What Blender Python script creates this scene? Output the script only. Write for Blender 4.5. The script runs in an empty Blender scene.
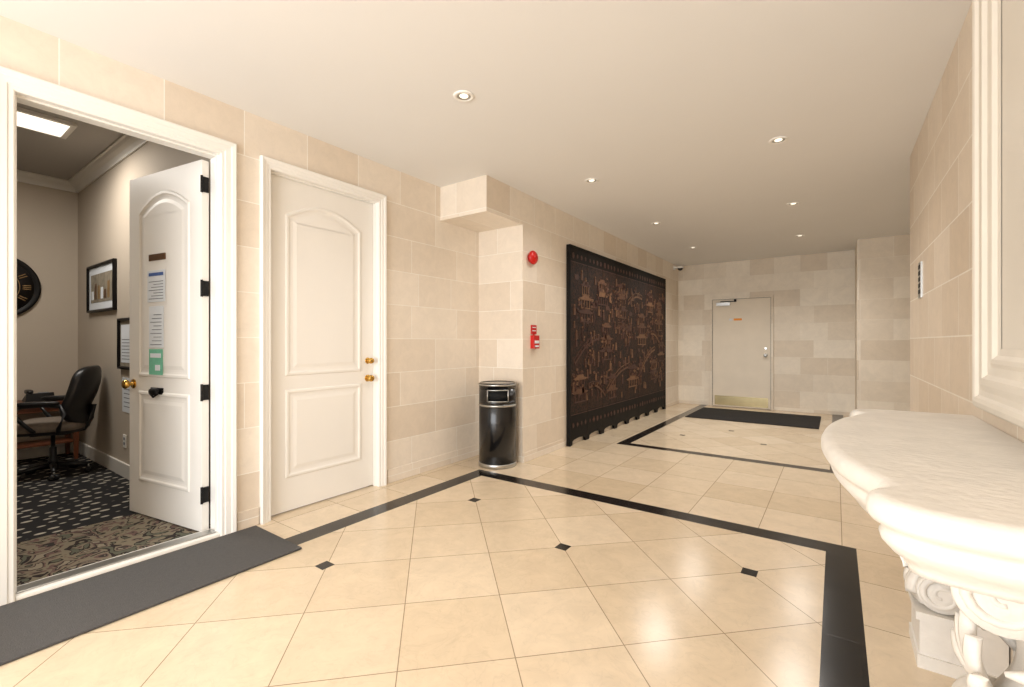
import bpy, bmesh, math, random
from mathutils import Vector, Matrix
random.seed(7)
sc=bpy.context.scene
try: sc.view_settings.view_transform='Standard'
except Exception: pass

# ---------------------------------------------------------------- materials
def lin(c):
    return tuple([((x/255)/12.92 if x/255<=.04045 else ((x/255+.055)/1.055)**2.4) for x in c])+(1,)
def newmat(n):
    m=bpy.data.materials.new(n); m.use_nodes=True
    nt=m.node_tree; return m,nt,nt.nodes['Principled BSDF']
def N(nt,t,**k):
    n=nt.nodes.new(t)
    for a,b in k.items(): setattr(n,a,b)
    return n
def simple(n,c,rough=.5,metal=0,var=.06,scale=12,bump=0,emit=None,es=0,coat=0,bscale=None):
    m,nt,p=newmat(n); L=nt.links
    tc=N(nt,'ShaderNodeTexCoord'); no=N(nt,'ShaderNodeTexNoise'); no.inputs['Scale'].default_value=scale; no.inputs['Detail'].default_value=5
    L.new(tc.outputs['Object'],no.inputs['Vector'])
    mx=N(nt,'ShaderNodeMix',data_type='RGBA'); a=lin(c)
    mx.inputs[6].default_value=tuple(x*(1-var*2) for x in a[:3])+(1,)
    mx.inputs[7].default_value=tuple(min(1,x*(1+var*1.2)) for x in a[:3])+(1,)
    L.new(no.outputs['Fac'],mx.inputs[0]); L.new(mx.outputs[2],p.inputs['Base Color'])
    p.inputs['Roughness'].default_value=rough; p.inputs['Metallic'].default_value=metal
    p.inputs['Coat Weight'].default_value=coat
    if bump:
        b=N(nt,'ShaderNodeBump'); b.inputs['Strength'].default_value=bump; b.inputs['Distance'].default_value=.01
        no2=N(nt,'ShaderNodeTexNoise'); no2.inputs['Scale'].default_value=bscale or scale*3; no2.inputs['Detail'].default_value=6
        L.new(tc.outputs['Object'],no2.inputs['Vector'])
        L.new(no2.outputs['Fac'],b.inputs['Height']); L.new(b.outputs[0],p.inputs['Normal'])
    if emit:
        p.inputs['Emission Color'].default_value=lin(emit); p.inputs['Emission Strength'].default_value=es
    return m
def tile_mat(n,c1,c2,cm,bw,rh,mort,offset=.5,squash=1,sqf=2,rot=0,org=(0,0),wall=False,rough=.5,bump=.3,nvar=.1,nscale=6,nrough=0,spec=.5,vein=0):
    m,nt,p=newmat(n); L=nt.links
    g=N(nt,'ShaderNodeNewGeometry'); sp=N(nt,'ShaderNodeSeparateXYZ'); L.new(g.outputs['Position'],sp.inputs[0])
    cb=N(nt,'ShaderNodeCombineXYZ')
    if wall:
        sn=N(nt,'ShaderNodeSeparateXYZ'); L.new(g.outputs['Normal'],sn.inputs[0])
        ab=N(nt,'ShaderNodeMath',operation='ABSOLUTE'); L.new(sn.outputs[0],ab.inputs[0])
        gt=N(nt,'ShaderNodeMath',operation='GREATER_THAN'); L.new(ab.outputs[0],gt.inputs[0]); gt.inputs[1].default_value=.5
        mf=N(nt,'ShaderNodeMix',data_type='FLOAT'); L.new(gt.outputs[0],mf.inputs[0]); L.new(sp.outputs[0],mf.inputs[2]); L.new(sp.outputs[1],mf.inputs[3])
        L.new(mf.outputs[0],cb.inputs[0]); L.new(sp.outputs[2],cb.inputs[1])
    else:
        L.new(sp.outputs[0],cb.inputs[0]); L.new(sp.outputs[1],cb.inputs[1])
    s1=N(nt,'ShaderNodeVectorMath',operation='SUBTRACT'); s1.inputs[1].default_value=(org[0],org[1],0); L.new(cb.outputs[0],s1.inputs[0])
    vr=N(nt,'ShaderNodeVectorRotate',rotation_type='Z_AXIS'); vr.inputs['Angle'].default_value=rot; L.new(s1.outputs[0],vr.inputs[0])
    ad=N(nt,'ShaderNodeVectorMath',operation='ADD'); ad.inputs[1].default_value=(bw*40,rh*40,0); L.new(vr.outputs[0],ad.inputs[0])
    br=N(nt,'ShaderNodeTexBrick'); br.offset=offset; br.squash=squash; br.squash_frequency=sqf
    L.new(ad.outputs[0],br.inputs['Vector'])
    br.inputs['Scale'].default_value=1; br.inputs['Brick Width'].default_value=bw; br.inputs['Row Height'].default_value=rh
    br.inputs['Mortar Size'].default_value=mort; br.inputs['Mortar Smooth'].default_value=.1
    br.inputs['Color1'].default_value=lin(c1); br.inputs['Color2'].default_value=lin(c2); br.inputs['Mortar'].default_value=lin(cm)
    no=N(nt,'ShaderNodeTexNoise'); no.inputs['Scale'].default_value=nscale; no.inputs['Detail'].default_value=9; no.inputs['Roughness'].default_value=.7; no.inputs['Distortion'].default_value=.6
    L.new(g.outputs['Position'],no.inputs['Vector'])
    mr=N(nt,'ShaderNodeMapRange'); mr.inputs[1].default_value=.3; mr.inputs[2].default_value=.7; mr.inputs[3].default_value=1-nvar; mr.inputs[4].default_value=1+nvar*.6
    L.new(no.outputs['Fac'],mr.inputs[0])
    sc_=mr.outputs[0]
    if vein:
        n2=N(nt,'ShaderNodeTexNoise'); n2.inputs['Scale'].default_value=nscale*.7; n2.inputs['Detail'].default_value=6; n2.inputs['Distortion'].default_value=2.2
        L.new(g.outputs['Position'],n2.inputs['Vector'])
        s2=N(nt,'ShaderNodeMath',operation='SUBTRACT'); L.new(n2.outputs['Fac'],s2.inputs[0]); s2.inputs[1].default_value=.5
        a2=N(nt,'ShaderNodeMath',operation='ABSOLUTE'); L.new(s2.outputs[0],a2.inputs[0])
        m2=N(nt,'ShaderNodeMapRange'); L.new(a2.outputs[0],m2.inputs[0]); m2.inputs[1].default_value=0; m2.inputs[2].default_value=.018; m2.inputs[3].default_value=1-vein; m2.inputs[4].default_value=1
        m3=N(nt,'ShaderNodeMath',operation='MULTIPLY'); L.new(mr.outputs[0],m3.inputs[0]); L.new(m2.outputs[0],m3.inputs[1]); sc_=m3.outputs[0]
    mul=N(nt,'ShaderNodeVectorMath',operation='SCALE'); L.new(br.outputs['Color'],mul.inputs[0]); L.new(sc_,mul.inputs['Scale'])
    L.new(mul.outputs[0],p.inputs['Base Color'])
    p.inputs['Roughness'].default_value=rough; p.inputs['Specular IOR Level'].default_value=spec
    b=N(nt,'ShaderNodeBump'); b.invert=True; b.inputs['Strength'].default_value=bump; b.inputs['Distance'].default_value=.004
    L.new(br.outputs['Fac'],b.inputs['Height']); L.new(b.outputs[0],p.inputs['Normal'])
    return m

M_wall=tile_mat('stone_wall_tiles',(239,228,213),(225,210,191),(248,242,232),.62,.305,.003,squash=.72,sqf=3,wall=True,rough=.45,bump=.2,nvar=.06,nscale=9,org=(.13,.06),vein=.025)
M_wallfar=tile_mat('stone_wall_tiles_far',(239,229,212),(219,204,183),(232,222,206),.62,.305,.003,squash=.65,sqf=2,wall=True,rough=.5,nvar=.08,nscale=6,org=(.3,.06),vein=.025)
M_wallr=tile_mat('stone_wall_tiles_right',(230,215,196),(217,199,177),(245,237,224),.46,.305,.004,wall=True,rough=.4,nvar=.07,nscale=9,org=(.2,.06),bump=.4,vein=.03)
s0,t0,pt=.767,2.684,.455
FA=dict(c1=(227,208,181),c2=(214,193,163),cm=(150,130,105))
M_fs=tile_mat('marble_floor_straight',FA['c1'],FA['c2'],FA['cm'],.455,.455,.0022,offset=0,rough=.2,bump=.1,nvar=.10,nscale=7,org=(-2.70,3.45),vein=.06)
c45=math.sqrt(.5); ox=(s0-t0)*c45; oy=(s0+t0)*c45
M_fd=tile_mat('marble_floor_diagonal',FA['c1'],FA['c2'],FA['cm'],pt,pt,.0022,offset=0,rot=-math.pi/4,rough=.2,bump=.1,nvar=.10,nscale=7,org=(ox,oy),vein=.06)
M_blk=tile_mat('black_marble',(20,18,18),(28,25,24),(46,42,38),.31,.31,.002,offset=0,rough=.18,bump=.1,nvar=.3,nscale=20,org=(-2.85,3.3))
M_ceil=simple('ceiling_paint',(235,233,230),.9,var=.01,scale=2)
M_white=simple('white_door_paint',(240,236,229),.45,var=.01,scale=3)
M_casing=simple('white_casing_paint',(242,239,233),.4,var=.01,scale=3)
M_greydoor=simple('far_door_paint',(232,220,201),.7,var=.05,scale=4)
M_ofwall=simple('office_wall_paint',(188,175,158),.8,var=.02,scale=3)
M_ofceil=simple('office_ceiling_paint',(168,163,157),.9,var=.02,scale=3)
M_trim=simple('office_trim_paint',(222,218,210),.5,var=.01)
M_brass=simple('brass',(212,170,90),.22,1,var=.03)
M_steel=simple('brushed_steel',(190,190,188),.3,1,var=.05)
M_iron=simple('black_iron',(22,20,19),.45,.6,var=.1)
M_blackp=simple('black_gloss_metal',(16,16,18),.25,.2,var=.1,coat=.3)
M_dark=simple('painted_inner_shade',(6,6,6),.8)  # near-black colour standing in for the unlit inside of the bin
M_leather=simple('black_leather',(20,19,20),.35,var=.15,scale=30,bump=.15)
M_seat=simple('grey_brown_fabric',(120,108,96),.85,var=.15,scale=40,bump=.2)
M_plastic=simple('black_plastic',(18,18,19),.4)
M_wood=simple('red_wood',(112,62,38),.35,var=.2,scale=8)
M_matg=simple('grey_rubber_mat',(78,76,75),.85,var=.12,scale=60,bump=.3,bscale=200)
M_matb=simple('black_rubber_mat',(24,22,21),.85,var=.15,scale=50,bump=.3)
M_cast=simple('carved_cast_stone',(229,223,214),.6,var=.08,scale=9,bump=.35,bscale=35)
M_frame=simple('plaster_frame',(232,224,211),.5,var=.04,scale=7,bump=.08)
M_mirror=simple('frame_inner_panel',(230,223,211),.35,var=.03,scale=3)
M_red=simple('red_enamel',(196,26,22),.3,var=.03)
M_paper=simple('white_paper',(222,226,230),.8,var=.01)
M_green=simple('green_notice',(120,190,160),.7,var=.1,scale=40)
M_bluep=simple('blue_print',(60,90,150),.7)
M_ink=simple('text_ink',(120,125,130),.8)
M_brown=simple('brown_plate',(96,66,40),.4,.3)
M_orange=simple('orange_label',(236,150,50),.6)
M_glow=simple('lamp_lens',(255,245,228),.4,emit=(255,240,218),es=1.6)
M_troff=simple('troffer_lens',(255,250,240),.4,emit=(255,244,226),es=1.6)
M_clock=simple('clock_dark_face',(48,42,40),.6,var=.15,scale=10)
M_gold=simple('antique_gold',(150,120,80),.5,.3)
M_art=simple('art_print',(150,140,122),.7,var=.35,scale=18)
M_screen=simple('black_lacquer',(22,18,15),.6,var=.5,scale=14)
M_screen.node_tree.nodes['Principled BSDF'].inputs['Specular IOR Level'].default_value=.2
M_br1=simple('bronze_carving',(96,62,40),.6,0,var=.4,scale=25,bump=.4)
M_br2=simple('russet_carving',(74,42,29),.6,0,var=.4,scale=25,bump=.4)
M_br3=simple('ochre_carving',(120,84,56),.6,0,var=.35,scale=25,bump=.4)
M_chrome=simple('kickplate_brass',(176,160,122),.34,1,var=.08)

def ramp_mat(n,scale,dist,stops,rough=.95,detail=1.5,bump=0):
    m,nt,p=newmat(n); L=nt.links
    g=N(nt,'ShaderNodeNewGeometry')
    no=N(nt,'ShaderNodeTexNoise'); no.inputs['Scale'].default_value=scale; no.inputs['Detail'].default_value=detail; no.inputs['Distortion'].default_value=dist
    L.new(g.outputs['Position'],no.inputs['Vector'])
    r=N(nt,'ShaderNodeValToRGB'); L.new(no.outputs['Fac'],r.inputs[0]); cr=r.color_ramp; cr.interpolation='CONSTANT'
    cr.elements[0].position=0; cr.elements[0].color=lin(stops[0][1]); cr.elements[1].position=stops[1][0]; cr.elements[1].color=lin(stops[1][1])
    for pos,c in stops[2:]:
        e=cr.elements.new(pos); e.color=lin(c)
    L.new(r.outputs[0],p.inputs['Base Color']); p.inputs['Roughness'].default_value=rough; p.inputs['Specular IOR Level'].default_value=.25
    if bump:
        b=N(nt,'ShaderNodeBump'); b.inputs['Strength'].default_value=bump; b.inputs['Distance'].default_value=.01; L.new(no.outputs['Fac'],b.inputs['Height']); L.new(b.outputs[0],p.inputs['Normal'])
    return m
M_carpetb=ramp_mat('floral_carpet_border',8,1.4,[(0,(92,92,78)),(.38,(44,38,37)),(.44,(126,116,98)),(.54,(104,82,76)),(.59,(52,48,46)),(.64,(140,130,112))])
M_inlay=ramp_mat('carved_lacquer_ground',16,2.0,[(0,(56,32,23)),(.36,(22,17,15)),(.50,(60,36,25)),(.56,(24,18,15)),(.60,(68,44,30)),(.66,(26,19,16))],rough=.6,detail=3,bump=.5)
def carpet():
    m,nt,p=newmat('patterned_carpet'); L=nt.links
    g=N(nt,'ShaderNodeNewGeometry')
    v=N(nt,'ShaderNodeTexVoronoi'); v.inputs['Scale'].default_value=11; v.inputs['Randomness'].default_value=.3
    mp=N(nt,'ShaderNodeMapping'); mp.inputs['Rotation'].default_value=(0,0,.6); mp.inputs['Scale'].default_value=(1.3,.75,1)
    L.new(g.outputs['Position'],mp.inputs[0]); L.new(mp.outputs[0],v.inputs['Vector'])
    r=N(nt,'ShaderNodeValToRGB'); L.new(v.outputs['Distance'],r.inputs[0])
    r.color_ramp.elements[0].position=.22; r.color_ramp.elements[0].color=lin((180,172,156)); r.color_ramp.elements[1].position=.27; r.color_ramp.elements[1].color=lin((16,15,17))
    L.new(r.outputs[0],p.inputs['Base Color']); p.inputs['Roughness'].default_value=.95
    return m
M_carpet=carpet()

# ---------------------------------------------------------------- builder
class B:
    def __init__(s,name): s.n=name; s.bm=bmesh.new(); s.m=[]; s.M=Matrix.Identity(4)
    def mi(s,m):
        if m not in s.m: s.m.append(m)
        return s.m.index(m)
    def v(s,p): return s.bm.verts.new(s.M@Vector(p))
    def f(s,vs,m,sm=False):
        try: f=s.bm.faces.new(vs)
        except ValueError: return
        f.material_index=s.mi(m); f.smooth=sm
    def box(s,a,b,m):
        x0,y0,z0=a; x1,y1,z1=b
        V=[s.v((x,y,z)) for z in (z0,z1) for x,y in ((x0,y0),(x1,y0),(x1,y1),(x0,y1))]
        for q in ((3,2,1,0),(4,5,6,7),(0,1,5,4),(1,2,6,5),(2,3,7,6),(3,0,4,7)): s.f([V[i] for i in q],m)
    def rings(s,R,m,closed=True,cap=(True,True),sm=True,loop=False):
        VR=[[s.v(p) for p in r] for r in R]; n=len(VR[0])
        K=len(VR)
        for i in range(K if loop else K-1):
            a=VR[i]; b=VR[(i+1)%K]
            for j in range(n if closed else n-1):
                k=(j+1)%n; s.f([a[j],a[k],b[k],b[j]],m,sm)
        if not loop:
            if cap[0]: s.f(VR[0][::-1],m)
            if cap[1]: s.f(VR[-1],m)
        return VR
    def prism(s,pts,fn,h0,h1,m,sm=False):
        s.rings([[fn(a,b,h0) for a,b in pts],[fn(a,b,h1) for a,b in pts]],m,sm=sm)
    def lathe(s,prof,c,m,seg=32,axis='Z',cap=(True,True),sm=True):
        R=[]
        for r,h in prof:
            ring=[]
            for i in range(seg):
                t=2*math.pi*i/seg; a,b=r*math.cos(t),r*math.sin(t)
                o={'Z':(a,b,h),'X':(h,a,b),'Y':(a,h,b)}[axis]
                ring.append((c[0]+o[0],c[1]+o[1],c[2]+o[2]))
            R.append(ring)
        s.rings(R,m,cap=cap,sm=sm)
    def tube(s,path,rad,m,seg=10,sx=1,sy=1,up=(0,0,1)):
        P=[Vector(p) for p in path]; R=[]
        for i,p in enumerate(P):
            t=(P[min(i+1,len(P)-1)]-P[max(i-1,0)]).normalized()
            u=Vector(up)
            if abs(t.dot(u))>.97: u=Vector((1,0,0))
            a=t.cross(u).normalized(); b=a.cross(t)
            r=rad[i] if isinstance(rad,(list,tuple)) else rad
            R.append([p+a*r*sx*math.cos(2*math.pi*k/seg)+b*r*sy*math.sin(2*math.pi*k/seg) for k in range(seg)])
        s.rings(R,m)
    def sell(s,c,sz,m,e1=.5,e2=.5,nu=28,nv=14,fn=None):
        def sp(w,e): return math.copysign(abs(w)**e,w)
        R=[]
        for i in range(1,nv):
            ph=-math.pi/2+math.pi*i/nv; ring=[]
            for j in range(nu):
                th=2*math.pi*j/nu
                q=Vector((sz[0]*sp(math.cos(ph),e1)*sp(math.cos(th),e2),sz[1]*sp(math.cos(ph),e1)*sp(math.sin(th),e2),sz[2]*sp(math.sin(ph),e1)))
                if fn: q=fn(q)
                ring.append(Vector(c)+q)
            R.append(ring)
        s.rings(R,m)
    def done(s,loc=(0,0,0),rot=0,bevel=0,scale=1):
        bmesh.ops.recalc_face_normals(s.bm,faces=s.bm.faces[:])
        me=bpy.data.meshes.new(s.n); s.bm.to_mesh(me); s.bm.free()
        for m in s.m: me.materials.append(m)
        o=bpy.data.objects.new(s.n,me); sc.collection.objects.link(o)
        o.location=loc; o.rotation_euler=(0,0,rot); o.scale=(scale,)*3
        if bevel:
            b=o.modifiers.new('bevel','BEVEL'); b.width=bevel; b.segments=2; b.limit_method='ANGLE'; b.angle_limit=.6
        return o
def inset(pts,d):
    n=len(pts); area=sum(pts[i][0]*pts[(i+1)%n][1]-pts[(i+1)%n][0]*pts[i][1] for i in range(n)); sg=1 if area>0 else -1
    out=[]
    for i in range(n):
        a=Vector(pts[i-1]);b=Vector(pts[i]);c=Vector(pts[(i+1)%n])
        e1=(b-a);e2=(c-b)
        if e1.length<1e-7 or e2.length<1e-7: out.append(tuple(b)); continue
        e1.normalize();e2.normalize()
        n1=Vector((-e1.y,e1.x))*sg;n2=Vector((-e2.y,e2.x))*sg
        k=n1+n2; k=k/max(.35,(1+n1.dot(n2)))
        out.append((b.x+k.x*d,b.y+k.y*d))
    return out

H=2.8; XL=-3.23; XS=-2.64; YC=3.9; YF=9.6; XR=.505; YB=-2.5; OH=3.05
# ---------------------------------------------------------------- room shell
b=B('floor')
xs=[XL-.13,-2.85,-2.70,-2.2,-2.07,-.05,.10,2.6]; ys=[YB,3.3,3.45,5.3,5.43,YF+.1]
for i in range(7):
    for j in range(5):
        mt=M_fs; xc=(xs[i]+xs[i+1])/2
        if j==0:
            if i in (1,5): mt=M_blk
            if i in (2,3,4): mt=M_fd
        elif j==1 and -2.85<xc<.1: mt=M_blk
        elif j==3 and -2.2<xc<.1: mt=M_blk
        elif j==4:
            if i in(3,5): mt=M_blk
            elif i==4: mt=M_fd
        b.f([b.v((xs[i],ys[j],0)),b.v((xs[i+1],ys[j],0)),b.v((xs[i+1],ys[j+1],0)),b.v((xs[i],ys[j+1],0))],mt)
def ins(x,y,h=.038):
    b.f([b.v((x-h,y-h,.0008)),b.v((x+h,y-h,.0008)),b.v((x+h,y+h,.0008)),b.v((x-h,y+h,.0008))],M_blk)
for (x,y) in ((-2.33,2.76),(-1.356,2.44),(-.383,2.76),(-2.33,1.466),(-.383,1.466),(-1.356,.5)): ins(x,y)
for (x,y) in ((-1.68,6.3),(-.72,6.3),(-1.2,7.0)): ins(x,y,.033)
b.box((XL-.13,YB,-.12),(2.6,YF+.1,-.01),M_blk)
b.done()
b=B('ceiling'); b.box((XL,YB,H),(2.6,YF+.1,H+.1),M_ceil); b.done()
O0,O1,OT=.395,1.296,2.46
D0,D1,DT=1.613,2.536,2.46
b=B('wall_left')
X0=XL-.13
for y0,y1,z0,z1 in ((YB,O0,0,OH),(O0,O1,OT,OH),(O1,D0,0,OH),(D0,D1,DT,OH),(D1,YC,0,OH)):
    b.box((X0,y0,z0),(XL,y1,z1),M_wall)
b.done()
b=B('wall_screen_side'); b.box((X0,YC,0),(XS,YF+.1,H),M_wall); b.done()
b=B('soffit_beam'); b.box((XL,3.3,2.465),(XS,YC,H),M_wall); b.done()
b=B('wall_far'); b.box((XS,YF,0),(.26,YF+.1,H),M_wallfar); b.done()
b=B('wall_far_return'); b.box((.26,8.66,0),(2.6,YF+.1,H),M_wallfar); b.done()
b=B('wall_right'); b.box((XR,YB,0),(XR+.15,5.04,H),M_wallr); b.done()
b=B('wall_alcove'); b.box((2.5,5.04,0),(2.6,8.66,H),M_wallfar); b.box((XR+.15,4.94,0),(2.6,5.04,H),M_wallfar); b.done()
b=B('wall_entrance')
b.box((X0,YB-.1,0),(-3.0,YB,H),M_wall); b.box((.3,YB-.1,0),(XR+.15,YB,H),M_wall); b.box((-3.0,YB-.1,2.6),(.3,YB,H),M_wall)
b.done()
b=B('baseboard_left')
b.box((XL,D1+.1,0),(XL+.012,YC,.12),M_wall); b.box((XL,O1+.1,0),(XL+.012,D0-.08,.12),M_wall); b.done(bevel=.003)
b=B('baseboard_screen_side'); b.box((XS,YC,0),(XS+.01,4.77,.1),M_wall); b.box((XS,8.61,0),(XS+.01,YF,.1),M_wall); b.done(bevel=.003)
b=B('baseboard_far'); b.box((XS+.01,YF-.012,0),(-2.06,YF,.1),M_wallfar); b.box((-.91,YF-.012,0),(.26,YF,.1),M_wallfar); b.done(bevel=.003)

OX=-7.06; OY=1.36
b=B('floor_office'); b.box((OX,-2.3,-.1),(-4.15,OY,0),M_carpet); b.box((-4.15,-2.3,-.1),(X0,OY,0),M_carpetb); b.done()
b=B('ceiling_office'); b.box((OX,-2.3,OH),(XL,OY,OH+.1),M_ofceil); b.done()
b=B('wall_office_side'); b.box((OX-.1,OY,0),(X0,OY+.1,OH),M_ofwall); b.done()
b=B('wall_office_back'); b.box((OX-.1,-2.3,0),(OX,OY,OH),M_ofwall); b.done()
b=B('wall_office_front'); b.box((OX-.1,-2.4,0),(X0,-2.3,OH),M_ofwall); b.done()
b=B('baseboard_office'); b.box((OX,OY-.018,0),(X0,OY,.13),M_trim); b.box((OX,-2.3,0),(OX+.018,OY-.018,.13),M_trim); b.done(bevel=.004)
prof=[(0,0),(.10,0),(.10,-.015),(.085,-.02),(.07,-.04),(.04,-.06),(.02,-.085),(.015,-.10),(0,-.10)]
b=B('trim_crown')
b.rings([[(x,OY-a,OH+z) for a,z in prof] for x in (OX,X0)],M_trim,sm=False)
b.rings([[(OX+a,y,OH+z) for a,z in prof] for y in (-2.3,OY)],M_trim,sm=False)
b.done()
# ---------------------------------------------------------------- casings
def casing(name,y0,y1,HT,w,m,x=XL,depth=.13):
    b=B(name)
    pr=[(.0,-depth-.003),(-.003,-depth-.003),(-.003,.012),(.004,.018),(.02,.018),(.026,.023),(w*.62,.025),(w*.7,.030),(w*.92,.034),(w,.028),(w,0)]
    R=[]
    for o,t in pr: R.append([(x+t,y0-o,0),(x+t,y0-o,HT+o),(x+t,y1+o,HT+o),(x+t,y1+o,0)])
    b.rings(R,m,closed=False,cap=(False,False),sm=False)
    for ya,yb in ((y0+.003,y0+.013),(y1-.013,y1-.003)):
        b.box((x-.045,ya,0),(x-.03,yb,HT-.003),m)
    b.box((x-.045,y0+.013,HT-.013),(x-.03,y1-.013,HT-.003),m)
    b.done()
casing('trim_office_doorway',O0,O1,OT,.09,M_casing)
casing('trim_closet_doorway',D0,D1,DT,.07,M_casing)
b=B('door_sill'); b.box((X0,O0+.004,0),(XL+.01,O1-.004,.022),M_casing); b.box((X0+.03,O0+.01,.022),(XL-.02,O1-.01,.03),M_steel); b.done(bevel=.004)

# ---------------------------------------------------------------- panel doors
def arch(x0,x1,z0,z1,rise,n=18):
    pts=[(x0,z0),(x1,z0)]
    for i in range(n+1):
        t=i/n; x=x1+(x0-x1)*t; pts.append((x,z1-rise+rise*math.sin(math.pi*t)**.9))
    return pts
def panel(b,pts,T,m):
    R=[]
    for o,h in ((0,0),(.008,.008),(.022,.009),(.032,.003),(.045,.0012),(.06,.0012),(.085,.006)):
        q=inset(pts,o) ; R.append([(x,T+h,z) for x,z in q])
    b.rings(R,m,cap=(False,True),sm=False)
def knob(b,x,z,y,m,s=1):
    b.lathe([(.03*s,0),(.03*s,.006),(.012*s,.008),(.011*s,.03),(.024*s,.036),(.029*s,.05),(.024*s,.064),(.008*s,.07)],(x,y,z),m,20,axis='Y')
def paneldoor(b,W,HT,T,m):
    b.box((0,0,.01),(W,T,HT),m)
    panel(b,arch(.13,W-.13,1.0,2.30,.12),T,m)
    panel(b,[(.13,.25),(W-.13,.25),(W-.13,.90),(.13,.90)],T,m)

b=B('door_closed_panel'); W=D1-D0-.01
paneldoor(b,W,DT-.006,.045,M_white)
knob(b,.065,1.09,.045,M_brass,.9); knob(b,.065,.94,.045,M_brass,1)
b.lathe([(.006,0),(.006,.02)],(.065,.045,1.09),M_brass,8,axis='Y')
b.done(loc=(XL-.095,D1-.005,0),rot=-math.pi/2,bevel=.002)

b=B('door_open_panel'); T=.045; W=.885
paneldoor(b,W,OT-.02,T,M_white)
knob(b,W-.06,.945,T,M_brass,1.15)
for z in (.25,.92,1.60,2.28):
    b.box((-.010,.006,z-.05),(0,T-.002,z+.05),M_iron)
    b.lathe([(.008,-.055),(.008,.055)],(-.006,T+.004,z),M_iron,10)
y=T+.010
def sheet(x0,x1,z0,z1,m,yy=y): b.box((x0,yy,z0),(x1,yy+.002,z1),m)
b.box((.40,T+.007,1.82),(.60,T+.014,1.865),M_brown)
sheet(.40,.62,1.53,1.75,M_paper); sheet(.42,.60,1.712,1.735,M_bluep,y+.002)
for k in range(7): sheet(.42,.60-.03*(k%3),1.55+.02*k,1.555+.02*k,M_ink,y+.002)
sheet(.42,.60,1.21,1.50,M_paper)
for k in range(9): sheet(.44,.58-.02*(k%3),1.23+.026*k,1.235+.026*k,M_ink,y+.002)
sheet(.43,.60,1.02,1.20,M_green); sheet(.45,.58,1.14,1.17,M_paper,y+.002); sheet(.46,.52,1.05,1.09,M_paper,y+.002)
b.sell((.50,T+.03,.905),(.05,.022,.026),M_iron,.8,.8,16,8)
b.box((.44,T,.885),(.58,T+.012,.93),M_iron); b.tube([(.46,T+.02,.92),(.455,T+.03,.89),(.50,T+.035,.868),(.55,T+.03,.89),(.55,T+.02,.92)],.007,M_iron,8)
ang=math.atan2(1.12-1.27,-4.26+3.37)
b.done(loc=(-3.374,1.288,0),rot=ang,bevel=.0015)

b=B('door_far'); W=1.0
b.box((0,0,.01),(W,.03,2.07),M_greydoor)
for a,c in (((-.04,0,0),(0,.045,2.11)),((W,0,0),(W+.04,.045,2.11)),((0,0,2.07),(W,.045,2.11))): b.box(a,c,M_wallfar)
b.box((-.005,.03,.01),(0.0,.046,2.07),M_iron); b.box((W,.03,.01),(W+.005,.046,2.07),M_iron); b.box((0,.03,2.07),(W,.046,2.075),M_iron)  # dark outline strips, shade of the gap round the leaf put in as colour
b.box((.04,.03,.03),(W-.04,.036,.21),M_chrome)
knob(b,.08,1.0,.03,M_steel,1.1); b.lathe([(.022,0),(.022,.012)],(.08,.03,1.13),M_steel,14,axis='Y')
b.box((W-.32,.03,1.95),(W-.08,.085,2.01),M_steel); b.box((W-.42,.05,2.02),(W-.15,.065,2.035),M_iron); b.box((W-.43,.045,2.015),(W-.39,.07,2.065),M_iron)
b.box((W-.52,.03,1.66),(W-.38,.033,1.70),M_orange); b.box((W-.35,.03,1.66),(W-.30,.033,1.70),M_paper)
b.done(loc=(-.977,YF-.002,0),rot=math.pi,bevel=.002)

# ---------------------------------------------------------------- mats
b=B('grey_door_mat'); b.box((XL+.04,-1.2,.0015),(-2.62,1.5,.014),M_matg); b.done(bevel=.004)
b=B('black_door_mat'); b.box((-2.05,7.85,.0015),(-.2,9.15,.012),M_matb); b.done(bevel=.004)

# ---------------------------------------------------------------- carved screen, flush on the wall
b=B('carved_lacquer_screen')
SY0,SY1,SH=4.85,8.55,2.40; n=8; pw=(SY1-SY0)/n
XP=XS+.045
def mp(y,z,h): return (XP+h,y,z)
for i in range(n):
    y0=SY0+i*pw+.001; y1=y0+pw-.002; yc=(y0+y1)/2
    pts=[(y0,0),(y0+.05,0),(y0+.06,.045),(y0+.10,.06),(yc,.07),(y1-.10,.06),(y1-.06,.045),(y1-.05,0),(y1,0),(y1,SH),(y0,SH)]
    b.prism(pts,lambda a,c,h:(XP+h,a,c),-.033,0,M_screen)
    b.box((XP,y0+.002,.38),(XP+.003,y1-.002,2.22),M_inlay)
    for z in (.36,2.22):
        b.prism([(y0+.01,z),(y1-.01,z),(y1-.01,z+.010),(y0+.01,z+.010)],mp,0,.004,M_br2)
    for zc in (.235,2.30):
        for k in range(4):
            yy=y0+.07+k*.11; r=random.uniform(.022,.036); ns=random.choice((4,5,6,8))
            b.prism([(yy+r*math.cos(2*math.pi*q/ns),zc+r*1.2*math.sin(2*math.pi*q/ns)) for q in range(ns)],mp,0,.005,M_br2)
for ya,yb in ((SY0-.02,SY0),(SY1,SY1+.02)): b.box((XS+.002,ya,0),(XP+.010,yb,SH+.02),M_screen)
b.box((XS+.002,SY0,SH),(XP+.010,SY1,SH+.02),M_screen)
def R(): return random.choice((M_br1,M_br1,M_br2,M_br2,M_br3))
def cl(pts): return [(min(max(a,SY0+.02),SY1-.02),min(max(c,.39),2.2)) for a,c in pts]
def pr(pts,m,h=.009): b.prism(cl(pts),mp,.001,h+.002,m)
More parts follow.
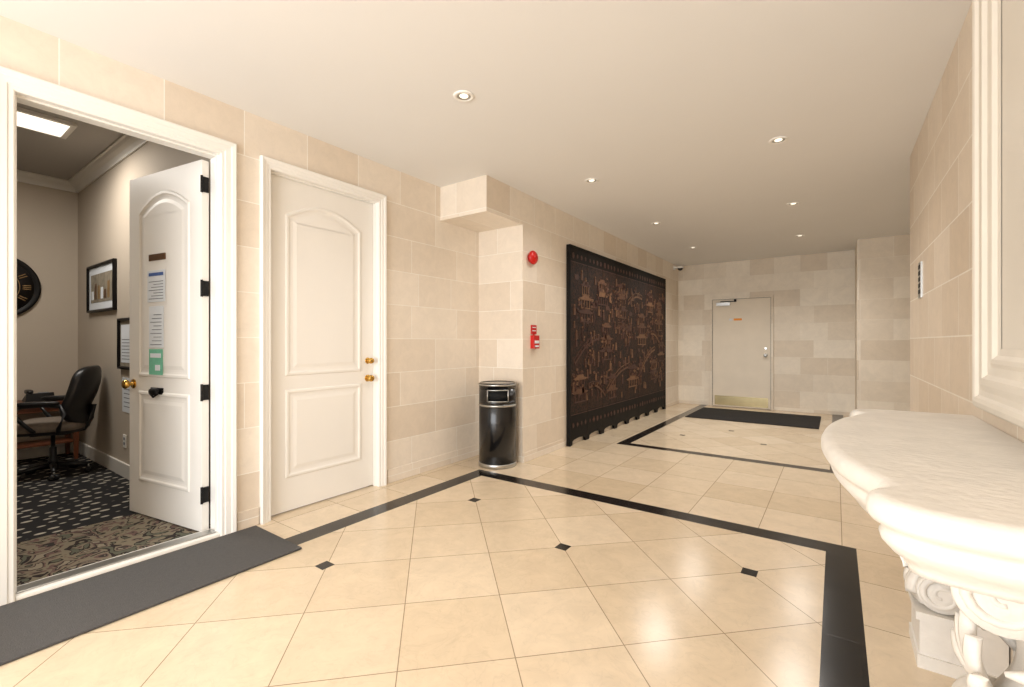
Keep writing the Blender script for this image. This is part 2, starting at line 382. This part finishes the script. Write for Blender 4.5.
def pagoda(y,z,w,levels):
    for k in range(levels):
        ww=w*(1-.17*k); hh=.11
        zz=z+k*.17
        m=R()
        for q in (-.4,-.13,.13,.4): pr([(y+q*ww-.007,zz),(y+q*ww+.007,zz),(y+q*ww+.007,zz+hh),(y+q*ww-.007,zz+hh)],m,.006)
        pr([(y-.45*ww,zz),(y+.45*ww,zz),(y+.45*ww,zz+.015),(y-.45*ww,zz+.015)],m)
        m=R()
        pr([(y-.66*ww,zz+hh+.02),(y-.5*ww,zz+hh),(y+.5*ww,zz+hh),(y+.66*ww,zz+hh+.02),(y+.36*ww,zz+hh+.035),(y+.28*ww,zz+hh+.065),(y-.28*ww,zz+hh+.065),(y-.36*ww,zz+hh+.035)],m,.009)
def person(y,z,s):
    m=R()
    pr([(y-.018*s,z),(y+.02*s,z),(y+.016*s,z+.05*s),(y+.006*s,z+.075*s),(y-.008*s,z+.075*s),(y-.015*s,z+.05*s)],m,.009)
    pr([(y+.010*s*math.cos(a*1.05),z+.085*s+.012*s*math.sin(a*1.05)) for a in range(6)],M_br3,.009)
def tree(y,z,s):
    p=[(y,z),(y+.05*s,z+.12*s),(y-.02*s,z+.25*s),(y+.06*s,z+.4*s)]
    for a,c in zip(p,p[1:]): pr([(a[0]-.01,a[1]),(a[0]+.01,a[1]),(c[0]+.007,c[1]),(c[0]-.007,c[1])],M_br2,.006)
    for k in range(9):
        yy=y+random.uniform(-.16,.18)*s; zz=z+random.uniform(.16,.48)*s; r=random.uniform(.015,.035)*s
        pr([(yy+r*1.5*math.cos(q*.785)*random.uniform(.7,1.1),zz+r*.8*math.sin(q*.785)*random.uniform(.7,1.1)) for q in range(8)],R(),.008)
def bridge(y,z,w,t):
    K=8
    top=[(y+w*(k/K-.5),z+t*(k/K-.5)*w+.07*math.sin(math.pi*k/K)) for k in range(K+1)]
    pr(top+[(a,c-.025) for a,c in top[::-1]],R(),.008)
    pr([(a,c+.05) for a,c in top]+[(a,c+.04) for a,c in top[::-1]],R(),.006)
    for a,c in top: pr([(a-.004,c),(a+.004,c),(a+.004,c+.05),(a-.004,c+.05)],M_br1,.006)
def rock(y,z,s):
    pr([(y+s*math.cos(q*.7)*random.uniform(.6,1.2),z+.6*s*math.sin(q*.7)*random.uniform(.5,1.2)) for q in range(9)],M_br2,.005)
for i in range(26): rock(random.uniform(SY0+.1,SY1-.1),random.uniform(.45,2.1),random.uniform(.04,.09))
for i in range(34): tree(SY0+.1+(SY1-SY0-.2)*i/33,random.uniform(.4,1.75),random.uniform(.6,1.0))
for (y,z,w,l) in ((5.1,.5,.34,2),(5.25,1.5,.34,3),(5.9,1.0,.38,3),(6.45,1.6,.36,3),(6.9,.55,.4,2),(7.3,1.2,.4,3),(7.9,.6,.34,2),(8.2,1.45,.34,3),(5.75,1.75,.28,2),(7.7,1.75,.3,2),(6.1,.45,.3,2),(8.3,.9,.3,2)): pagoda(y,z,w,l)
for (y,z,w,t) in ((5.3,1.15,.7,.45),(6.3,.72,.8,.4),(6.6,1.4,.6,-.3),(7.6,.95,.7,.5),(8.0,1.3,.5,-.4),(5.6,.6,.5,-.3),(7.0,1.9,.6,.2)): bridge(y,z,w,t)
for i in range(190): person(random.uniform(SY0+.05,SY1-.05),random.uniform(.42,2.06),random.uniform(.8,1.4))
b.done()

# ---------------------------------------------------------------- trash can
b=B('trash_can'); r=.19
b.lathe([(r-.012,0),(r+.004,.0),(r+.004,.035),(r,.04)],(0,0,0),M_steel,48)
b.lathe([(r,.04),(r,.60),(r-.004,.605)],(0,0,0),M_blackp,48)
b.lathe([(r+.003,.605),(r+.003,.625)],(0,0,0),M_steel,48)
a0,a1=math.radians(-32),math.radians(32)
def arcp(r,t,z): return (r*math.sin(t),-r*math.cos(t),z)
K=40
ring=[a1+(2*math.pi-(a1-a0))*k/K for k in range(K+1)]
b.rings([[arcp(r,t,z) for t in ring] for z in (.66,.78)]+[[arcp(r-.008,t,z) for t in ring] for z in (.78,.66)],M_blackp,closed=False,cap=(False,False))
b.lathe([(r,.625),(r,.66),(r-.01,.66)],(0,0,0),M_blackp,48)
b.lathe([(r-.01,.775),(r,.775),(r,.815),(r+.003,.815),(r+.003,.83),(r-.015,.84),(r-.02,.828),(.05,.822)],(0,0,0),M_blackp,48)
b.lathe([(r+.005,.812),(r+.005,.826),(r-.004,.832)],(0,0,0),M_steel,48)
b.lathe([(r-.03,.66),(r-.03,.775)],(0,0,0),M_dark,32)  # solid dark core, shade behind the opening put in as colour
for t in (a0,a1):
    b.tube([arcp(r+.002,t,.66),arcp(r+.002,t,.775)],.006,M_steel,8)
arc=[a0+(a1-a0)*k/10 for k in range(11)]
for z in (.662,.773): b.tube([arcp(r+.002,t,z) for t in arc],.006,M_steel,8)
b.done(loc=(-2.815,3.70,.001),rot=math.radians(38))

# ---------------------------------------------------------------- fire devices
b=B('fire_alarm_bell'); b.lathe([(.05,0),(.055,.025),(.072,.03),(.074,.045),(.06,.062),(.03,.07),(.012,.072),(.01,.078)],(0,0,0),M_red,32,axis='X'); b.done(loc=(XS-.001,4.04,2.14))
b=B('fire_alarm_pull_station')
b.box((0,-.055,-.07),(.045,.055,.07),M_red); b.box((.045,-.04,-.015),(.051,.04,.015),M_paper); b.box((.045,-.03,-.055),(.055,.03,-.035),M_paper)
b.box((0,-.05,.085),(.012,.05,.18),M_red); b.box((.012,-.035,.115),(.014,.035,.125),M_paper); b.box((.012,-.035,.15),(.014,.035,.16),M_paper)
b.box((0,-.01,.06),(.012,.01,.09),M_red)
b.done(loc=(XS-.001,4.10,1.25),bevel=.004)
b=B('wall_intercom_panel')
b.box((-.012,-.055,-.13),(0,.055,.13),M_steel)
for k in range(5):
    z=-.10+.045*k; b.box((-.015,-.04,z),(-.012,.04,z+.03),M_iron)
b.done(loc=(XR+.001,4.42,1.70),bevel=.002)
b=B('wall_security_camera')
b.box((0,-.05,-.03),(.02,.05,.05),M_casing); b.box((.02,-.012,0),(.10,.012,.03),M_casing)
b.lathe([(.06,.03),(.06,.0),(.052,-.006)],(.12,0,0),M_casing,24); b.sell((.12,0,-.01),(.05,.05,.045),M_blackp,1,1,20,12)
b.done(loc=(XS-.001,9.3,H-.08))

# ---------------------------------------------------------------- downlights
for x,yy in ((-1.91,2.16),(-1.91,4.0),(-1.91,5.93),(-1.91,7.8),(-.36,4.03),(-.39,5.98),(-.43,7.83),(-1.91,.3)):
    b=B('recessed_downlight')
    b.lathe([(.044,-.004),(.048,-.008),(.062,-.008),(.066,-.003),(.066,0)],(0,0,0),M_casing,32,cap=(False,False))
    b.lathe([(.046,-.005),(.040,-.001),(.03,-.0008)],(0,0,0),M_steel,32,cap=(False,False))
    b.lathe([(.026,-.003),(.02,-.0035)],(0,0,0),M_glow,24)
    b.done(loc=(x,yy,H))
    l=bpy.data.lights.new('downlight_lamp','SPOT'); l.energy=(68 if yy>5 else 30); l.spot_size=2.75; l.spot_blend=1; l.shadow_soft_size=.2; l.color=(1,.965,.92)
    o=bpy.data.objects.new('downlight_lamp',l); sc.collection.objects.link(o); o.location=(x,yy,H-.21)

# ---------------------------------------------------------------- console table
b=B('stone_console_table')
XW=XR-.004
half=[(XW,2.905),(.30,2.900),(.18,2.892),(.10,2.862),(.058,2.80),(.06,2.73),(.088,2.69),(.06,2.60),(.005,2.45),(-.03,2.26),(-.045,2.03)]
cy=2.03
ctrl=half+[(x,2*cy-y) for x,y in half[:-1][::-1]]
def cr(P,n=6):
    out=[]
    for i in range(len(P)-1):
        p0=Vector(P[max(i-1,0)]);p1=Vector(P[i]);p2=Vector(P[i+1]);p3=Vector(P[min(i+2,len(P)-1)])
        for k in range(n):
            t=k/n; out.append(tuple(.5*((2*p1)+(p2-p0)*t+(2*p0-5*p1+4*p2-p3)*t*t+(3*p1-p0-3*p2+p3)*t**3)))
    out.append(tuple(P[-1])); return out
out=cr(ctrl)
Rg=[]
for o,z in ((.035,.92),(.018,.918),(.006,.91),(.0,.897),(.0,.878),(.007,.866),(.022,.858),(.026,.850),(.026,.842),(.022,.836),(.026,.822),(.045,.80),(.062,.788),(.07,.775),(.072,.765)):
    q=inset(out,o)
    Rg.append([(XW if i in (0,len(q)-1) else min(x,XW),y if i not in (0,len(q)-1) else (out[i][1]-o if i==0 else out[i][1]+o),z) for i,(x,y) in enumerate(q)])
VR=b.rings(Rg,M_cast,cap=(False,False))
for ringv in (VR[0],VR[-1]):
    wv=[b.bm.verts.new((XW,v.co.y,v.co.z)) for v in ringv]
    wv[0]=ringv[0]; wv[-1]=ringv[-1]
    for i in range(len(ringv)-1):
        vs=[ringv[i],ringv[i+1],wv[i+1],wv[i]]; vs=list(dict.fromkeys(vs))
        if len(vs)>2: b.f(vs,M_cast)
def leg(yc):
    w=.125
    b.box((.255,yc-w,0),(.50,yc+w,.05),M_cast); b.box((.262,yc-w+.008,.05),(.50,yc+w-.008,.185),M_cast)
    b.box((.25,yc-w-.004,.185),(.50,yc+w+.004,.215),M_cast)
    b.box((.39,yc-.095,.215),(.50,yc+.095,.775),M_cast)
    S=[]
    for k in range(17):
        t=k/16; z=.235+.52*t
        S.append((.285+.055*math.sin(math.pi*t)-.03*math.cos(2*math.pi*t),z))
    R3=[]
    for x,z in S:
        R3.append([(x+.012,yc-.092,z),(x,yc-.06,z),(x-.012,yc,z),(x,yc+.06,z),(x+.012,yc+.092,z),(.40,yc+.092,z),(.40,yc-.092,z)])
    b.rings(R3,M_cast)
    for (x,z,r) in ((.325,.29,.072),(.315,.665,.092)):
        b.lathe([(r*.25,-.118),(r*.45,-.122),(r*.6,-.112),(r*.7,-.106),(r*.95,-.112),(r,-.10),(r*.9,-.04),(r*.86,0),(r*.9,.04),(r,.10),(r*.95,.112),(r*.7,.106),(r*.6,.112),(r*.45,.122),(r*.25,.118)],(x,yc,z),M_cast,32,axis='Y')
        for sg in (-1,1):
            p=[]
            for k in range(28):
                t=k/27; a=t*11; rr=r*.98*(1-.85*t); p.append((x+rr*math.cos(a),yc+sg*.114,z+rr*math.sin(a)))
            b.tube(p,[.013*(1-.4*k/27) for k in range(28)],M_cast,8,up=(0,1,0))
    def lobe(c,d,L,wd,th=.016):
        d=Vector(d).normalized(); c=Vector(c); outv=Vector((-1,0,0)); sd=d.cross(outv).normalized(); Rr=[]
        for k in range(9):
            t=k/8; ww=max(.003,wd*math.sin(math.pi*(.1+.88*t))**.8); cc=c+d*L*t+outv*(.028*math.sin(math.pi*t*.9)+.03*t*t)
            Rr.append([cc+sd*ww*math.cos(q*math.pi/5)+outv*th*math.sin(q*math.pi/5)*(1.3 if q in(2,3) else .8) for q in range(10)])
        b.rings(Rr,M_cast)
    for sy,dz,L in ((0,1,.20),(.03,.8,.17),(-.03,.8,.17),(.06,.5,.12),(-.06,.5,.12)):
        lobe((.315,yc+sy*.6,.37),(0,sy*6,dz),L,.034)
    for sy,dz,L in ((0,-1,.13),(.035,-.8,.11),(-.035,-.8,.11)):
        lobe((.29,yc+sy*.8,.36),(0,sy*5,dz),L,.03)
    for sg in (-1,1):
        for k in range(6):
            a=k*.6-.6; c=(.40+.02*math.cos(a),yc+sg*.10,.44+.03*math.sin(a))
            b.tube([c,(c[0]+.05*math.cos(a),c[1]+sg*.012,c[2]+.06*math.sin(a)),(c[0]+.075*math.cos(a+.4),c[1]+sg*.004,c[2]+.09*math.sin(a+.4))],[.014,.018,.006],M_cast,8,up=(0,1,0))
        b.sell((.40,yc+sg*.10,.44),(.03,.022,.03),M_cast,1,1,14,8)
    b.box((.24,yc-.12,.745),(.50,yc+.12,.78),M_cast)
leg(2.455); leg(1.605)
b.done()

b=B('wall_mirror_frame')
fy0,fy1,fz0,fz1=1.50,2.61,.985,2.785
pr_=[(0,0),(0,.04),(.01,.050),(.03,.056),(.045,.052),(.055,.042),(.075,.040),(.10,.047),(.125,.047),(.14,.034),(.17,.030),(.185,.036),(.20,.034),(.215,.022),(.24,.018)]
Rr=[[(XR-t,fy0+o,fz0+o),(XR-t,fy1-o,fz0+o),(XR-t,fy1-o,fz1-o),(XR-t,fy0+o,fz1-o)] for o,t in pr_]
b.rings(Rr,M_frame,cap=(True,False),sm=False)
b.box((XR-.016,fy0+.23,fz0+.23),(XR-.002,fy1-.23,fz1-.23),M_mirror)
b.done()

# ---------------------------------------------------------------- office contents
b=B('wall_clock')
b.lathe([(.34,0),(.34,.035),(.32,.045),(.30,.03),(.29,.028)],(0,0,0),M_iron,64,axis='X')
b.lathe([(.29,.028),(.01,.03)],(0,0,0),M_clock,64,axis='X')
for k in range(12):
    a=k*math.pi/6
    for q in ((-.012,.012) if k%3 else (-.02,0,.02)):
        c,s_=math.cos(a+q*4),math.sin(a+q*4)
        b.tube([(.034,.2*c,.2*s_),(.034,.265*c,.265*s_)],.006,M_gold,6)
b.lathe([(.185,.03),(.185,.036),(.178,.036),(.178,.03)],(0,0,0),M_gold,48,axis='X',cap=(False,False))
b.tube([(.04,0,0),(.04,.08,.10)],.006,M_gold,6); b.tube([(.042,0,0),(.042,-.05,.19)],.005,M_gold,6); b.lathe([(.02,.03),(.02,.046)],(0,0,0),M_gold,16,axis='X')
b.done(loc=(OX,.72,1.83))
def picture(name,x0,x1,z0,z1,fr,matw,art,m=.1,town=True):
    b=B(name); y=OY; fw=.025
    R=[]
    for o,t in ((0,0),(0,.03),(.012,.034),(fw,.022),(fw,.012)):
        R.append([(x0+o,y-t,z0+o),(x1-o,y-t,z0+o),(x1-o,y-t,z1-o),(x0+o,y-t,z1-o)])
    b.rings(R,fr,cap=(True,False),sm=False)
    b.box((x0+fw,y-.012,z0+fw),(x1-fw,y-.005,z1-fw),matw)
    b.box((x0+m,y-.015,z0+m),(x1-m,y-.012,z1-m),art)
    if town:
        for k in range(6):
            xx=x0+m+.03+(x1-x0-2*m-.06)*k/6; b.box((xx,y-.017,z0+m+.03),(xx+.07,y-.015,z0+m+.12+.10*((k*3)%4)/4),(M_paper,M_brown,M_gold)[k%3])
    else:
        for k in range(7): b.box((x0+m+.03,y-.017,z0+m+.03+k*.03),(x1-m-.03,y-.015,z0+m+.036+k*.03),M_ink)
    b.done()
picture('framed_picture',-6.55,-5.62,1.56,2.05,M_iron,M_paper,M_art)
picture('framed_certificate',-5.50,-5.05,1.0,1.47,M_iron,M_art,M_paper,m=.06,town=False)
b=B('wall_notice'); b.box((-5.45,OY-.004,.60),(-4.95,OY,.92),M_paper)
for k in range(6): b.box((-5.40,OY-.005,.65+.04*k),(-5.02,OY-.004,.657+.04*k),M_ink)
b.done()
b=B('wall_outlet'); b.box((-5.42,OY-.007,.27),(-5.34,OY,.39),M_casing); b.box((-5.40,OY-.009,.295),(-5.36,OY-.007,.32),M_ink); b.box((-5.40,OY-.009,.34),(-5.36,OY-.007,.365),M_ink); b.done(bevel=.002)
b=B('ceiling_troffer_light'); b.box((-5.50,.15,OH-.025),(-5.10,.98,OH),M_trim); b.box((-5.46,.19,OH-.03),(-5.14,.94,OH-.02),M_troff); b.done()
l=bpy.data.lights.new('troffer_lamp','AREA'); l.shape='RECTANGLE'; l.size=.34; l.size_y=.75; l.energy=38; l.color=(1,.95,.88)
o=bpy.data.objects.new('troffer_lamp',l); sc.collection.objects.link(o); o.location=(-5.30,.56,OH-.05)

b=B('office_chair')
for k in range(5):
    a=math.radians(90+72*k); c,s_=math.cos(a),math.sin(a)
    b.tube([(0,0,.10),(.12*c,.12*s_,.095),(.25*c,.25*s_,.075)],[.03,.024,.016],M_plastic,10)
    b.tube([(.25*c,.25*s_,.075),(.25*c,.25*s_,.05)],.008,M_steel,8)
    for q in (-.015,.015):
        px,py=.25*c-s_*q,.25*s_+c*q
        b.lathe([(.012,-.009),(.026,-.007),(.026,.007),(.012,.009)],(px,py,.027),M_plastic,16,axis='X')
b.lathe([(.035,.08),(.035,.16),(.026,.17),(.026,.26),(.016,.27),(.016,.40)],(0,0,0),M_plastic,20)
b.box((-.12,-.12,.39),(.12,.14,.42),M_plastic)
b.sell((0,-.01,.47),(.25,.25,.062),M_seat,.55,.45)
b.sell((0,-.01,.445),(.245,.245,.04),M_leather,.4,.45)
def bend(q): 
    return Vector((q.x*(1-.10*(q.z/.3)**2),q.y-.12*(q.x/.24)**2*.4+.16*(q.z+.3)*.6-.05*math.exp(-((q.z+.12)/.12)**2),q.z))
b.sell((0,.235,.75),(.27,.055,.27),M_leather,.5,.5,32,20,fn=bend)
for z,rz in ((.58,.08),(.73,.08),(.89,.09)):
    b.sell((0,.185+.09*(z-.5),z),(.20,.045,rz),M_leather,.7,.5,24,10)
b.tube([(0,.1,.40),(0,.22,.42),(0,.27,.52),(0,.28,.65)],.022,M_plastic,10,sx=1.6)
for sx in (-1,1):
    x=.275*sx
    b.tube([(x*.8,.10,.43),(x,.12,.47),(x*1.02,.16,.60),(x*1.02,.13,.67),(x,.02,.685),(x,-.12,.68),(x*1.0,-.18,.64),(x*.99,-.13,.55),(x*.95,-.06,.46),(x*.75,-.04,.43)],.017,M_plastic,10)
    b.sell((x,-.02,.70),(.034,.15,.022),M_leather,.6,.6,16,8)
b.done(loc=(-5.98,.98,.001),rot=math.radians(-26))

b=B('side_table')
b.box((-.22,-.28,.60),(.22,.28,.635),M_wood); b.box((-.19,-.25,.53),(.19,.25,.60),M_wood)
for x in (-.18,.18):
    for y in (-.24,.24):
        b.rings([[(x+r*dx,y+r*dy,z) for dx,dy in ((-1,-1),(1,-1),(1,1),(-1,1))] for r,z in ((.016,0),(.024,.30),(.026,.53))],M_wood,sm=False)
b.box((-.17,-.23,.18),(.17,.23,.20),M_wood)
b.done(loc=(-6.80,1.02,.001),rot=0,bevel=.003)
b=B('desk_telephone')
b.rings([[(x,y,0) for x,y in ((-.1,-.11),(.1,-.11),(.1,.11),(-.1,.11))],[(x,y,z) for x,y,z in ((-.09,-.1,.03),(.09,-.1,.09),(.09,.1,.09),(-.09,.1,.03))]],M_plastic,sm=False)
b.sell((0,-.07,.10),(.1,.028,.022),M_plastic,.6,.6,16,8); b.box((-.04,.0,.07),(.05,.08,.085),M_ink)
b.done(loc=(-6.76,1.0,.637),bevel=.004)

# ---------------------------------------------------------------- daylight + world + camera
l=bpy.data.lights.new('entrance_daylight','AREA'); l.shape='RECTANGLE'; l.size=3.2; l.size_y=2.5; l.energy=178; l.color=(.97,.985,1)
o=bpy.data.objects.new('entrance_daylight',l); sc.collection.objects.link(o); o.location=(-1.35,YB-.05,1.3); o.rotation_euler=(math.radians(90),0,0)
w=bpy.data.worlds.new('sky'); sc.world=w; w.use_nodes=True
w.node_tree.nodes['Background'].inputs[0].default_value=(.9,.95,1,1); w.node_tree.nodes['Background'].inputs[1].default_value=1.0
cam=bpy.data.cameras.new('camera'); co=bpy.data.objects.new('camera',cam); sc.collection.objects.link(co)
co.location=(0,0,1.25); co.rotation_euler=(math.radians(90),0,math.radians(35.45)); cam.sensor_width=36; cam.lens=16.0; cam.shift_y=-.0015; cam.clip_start=.02
sc.camera=co
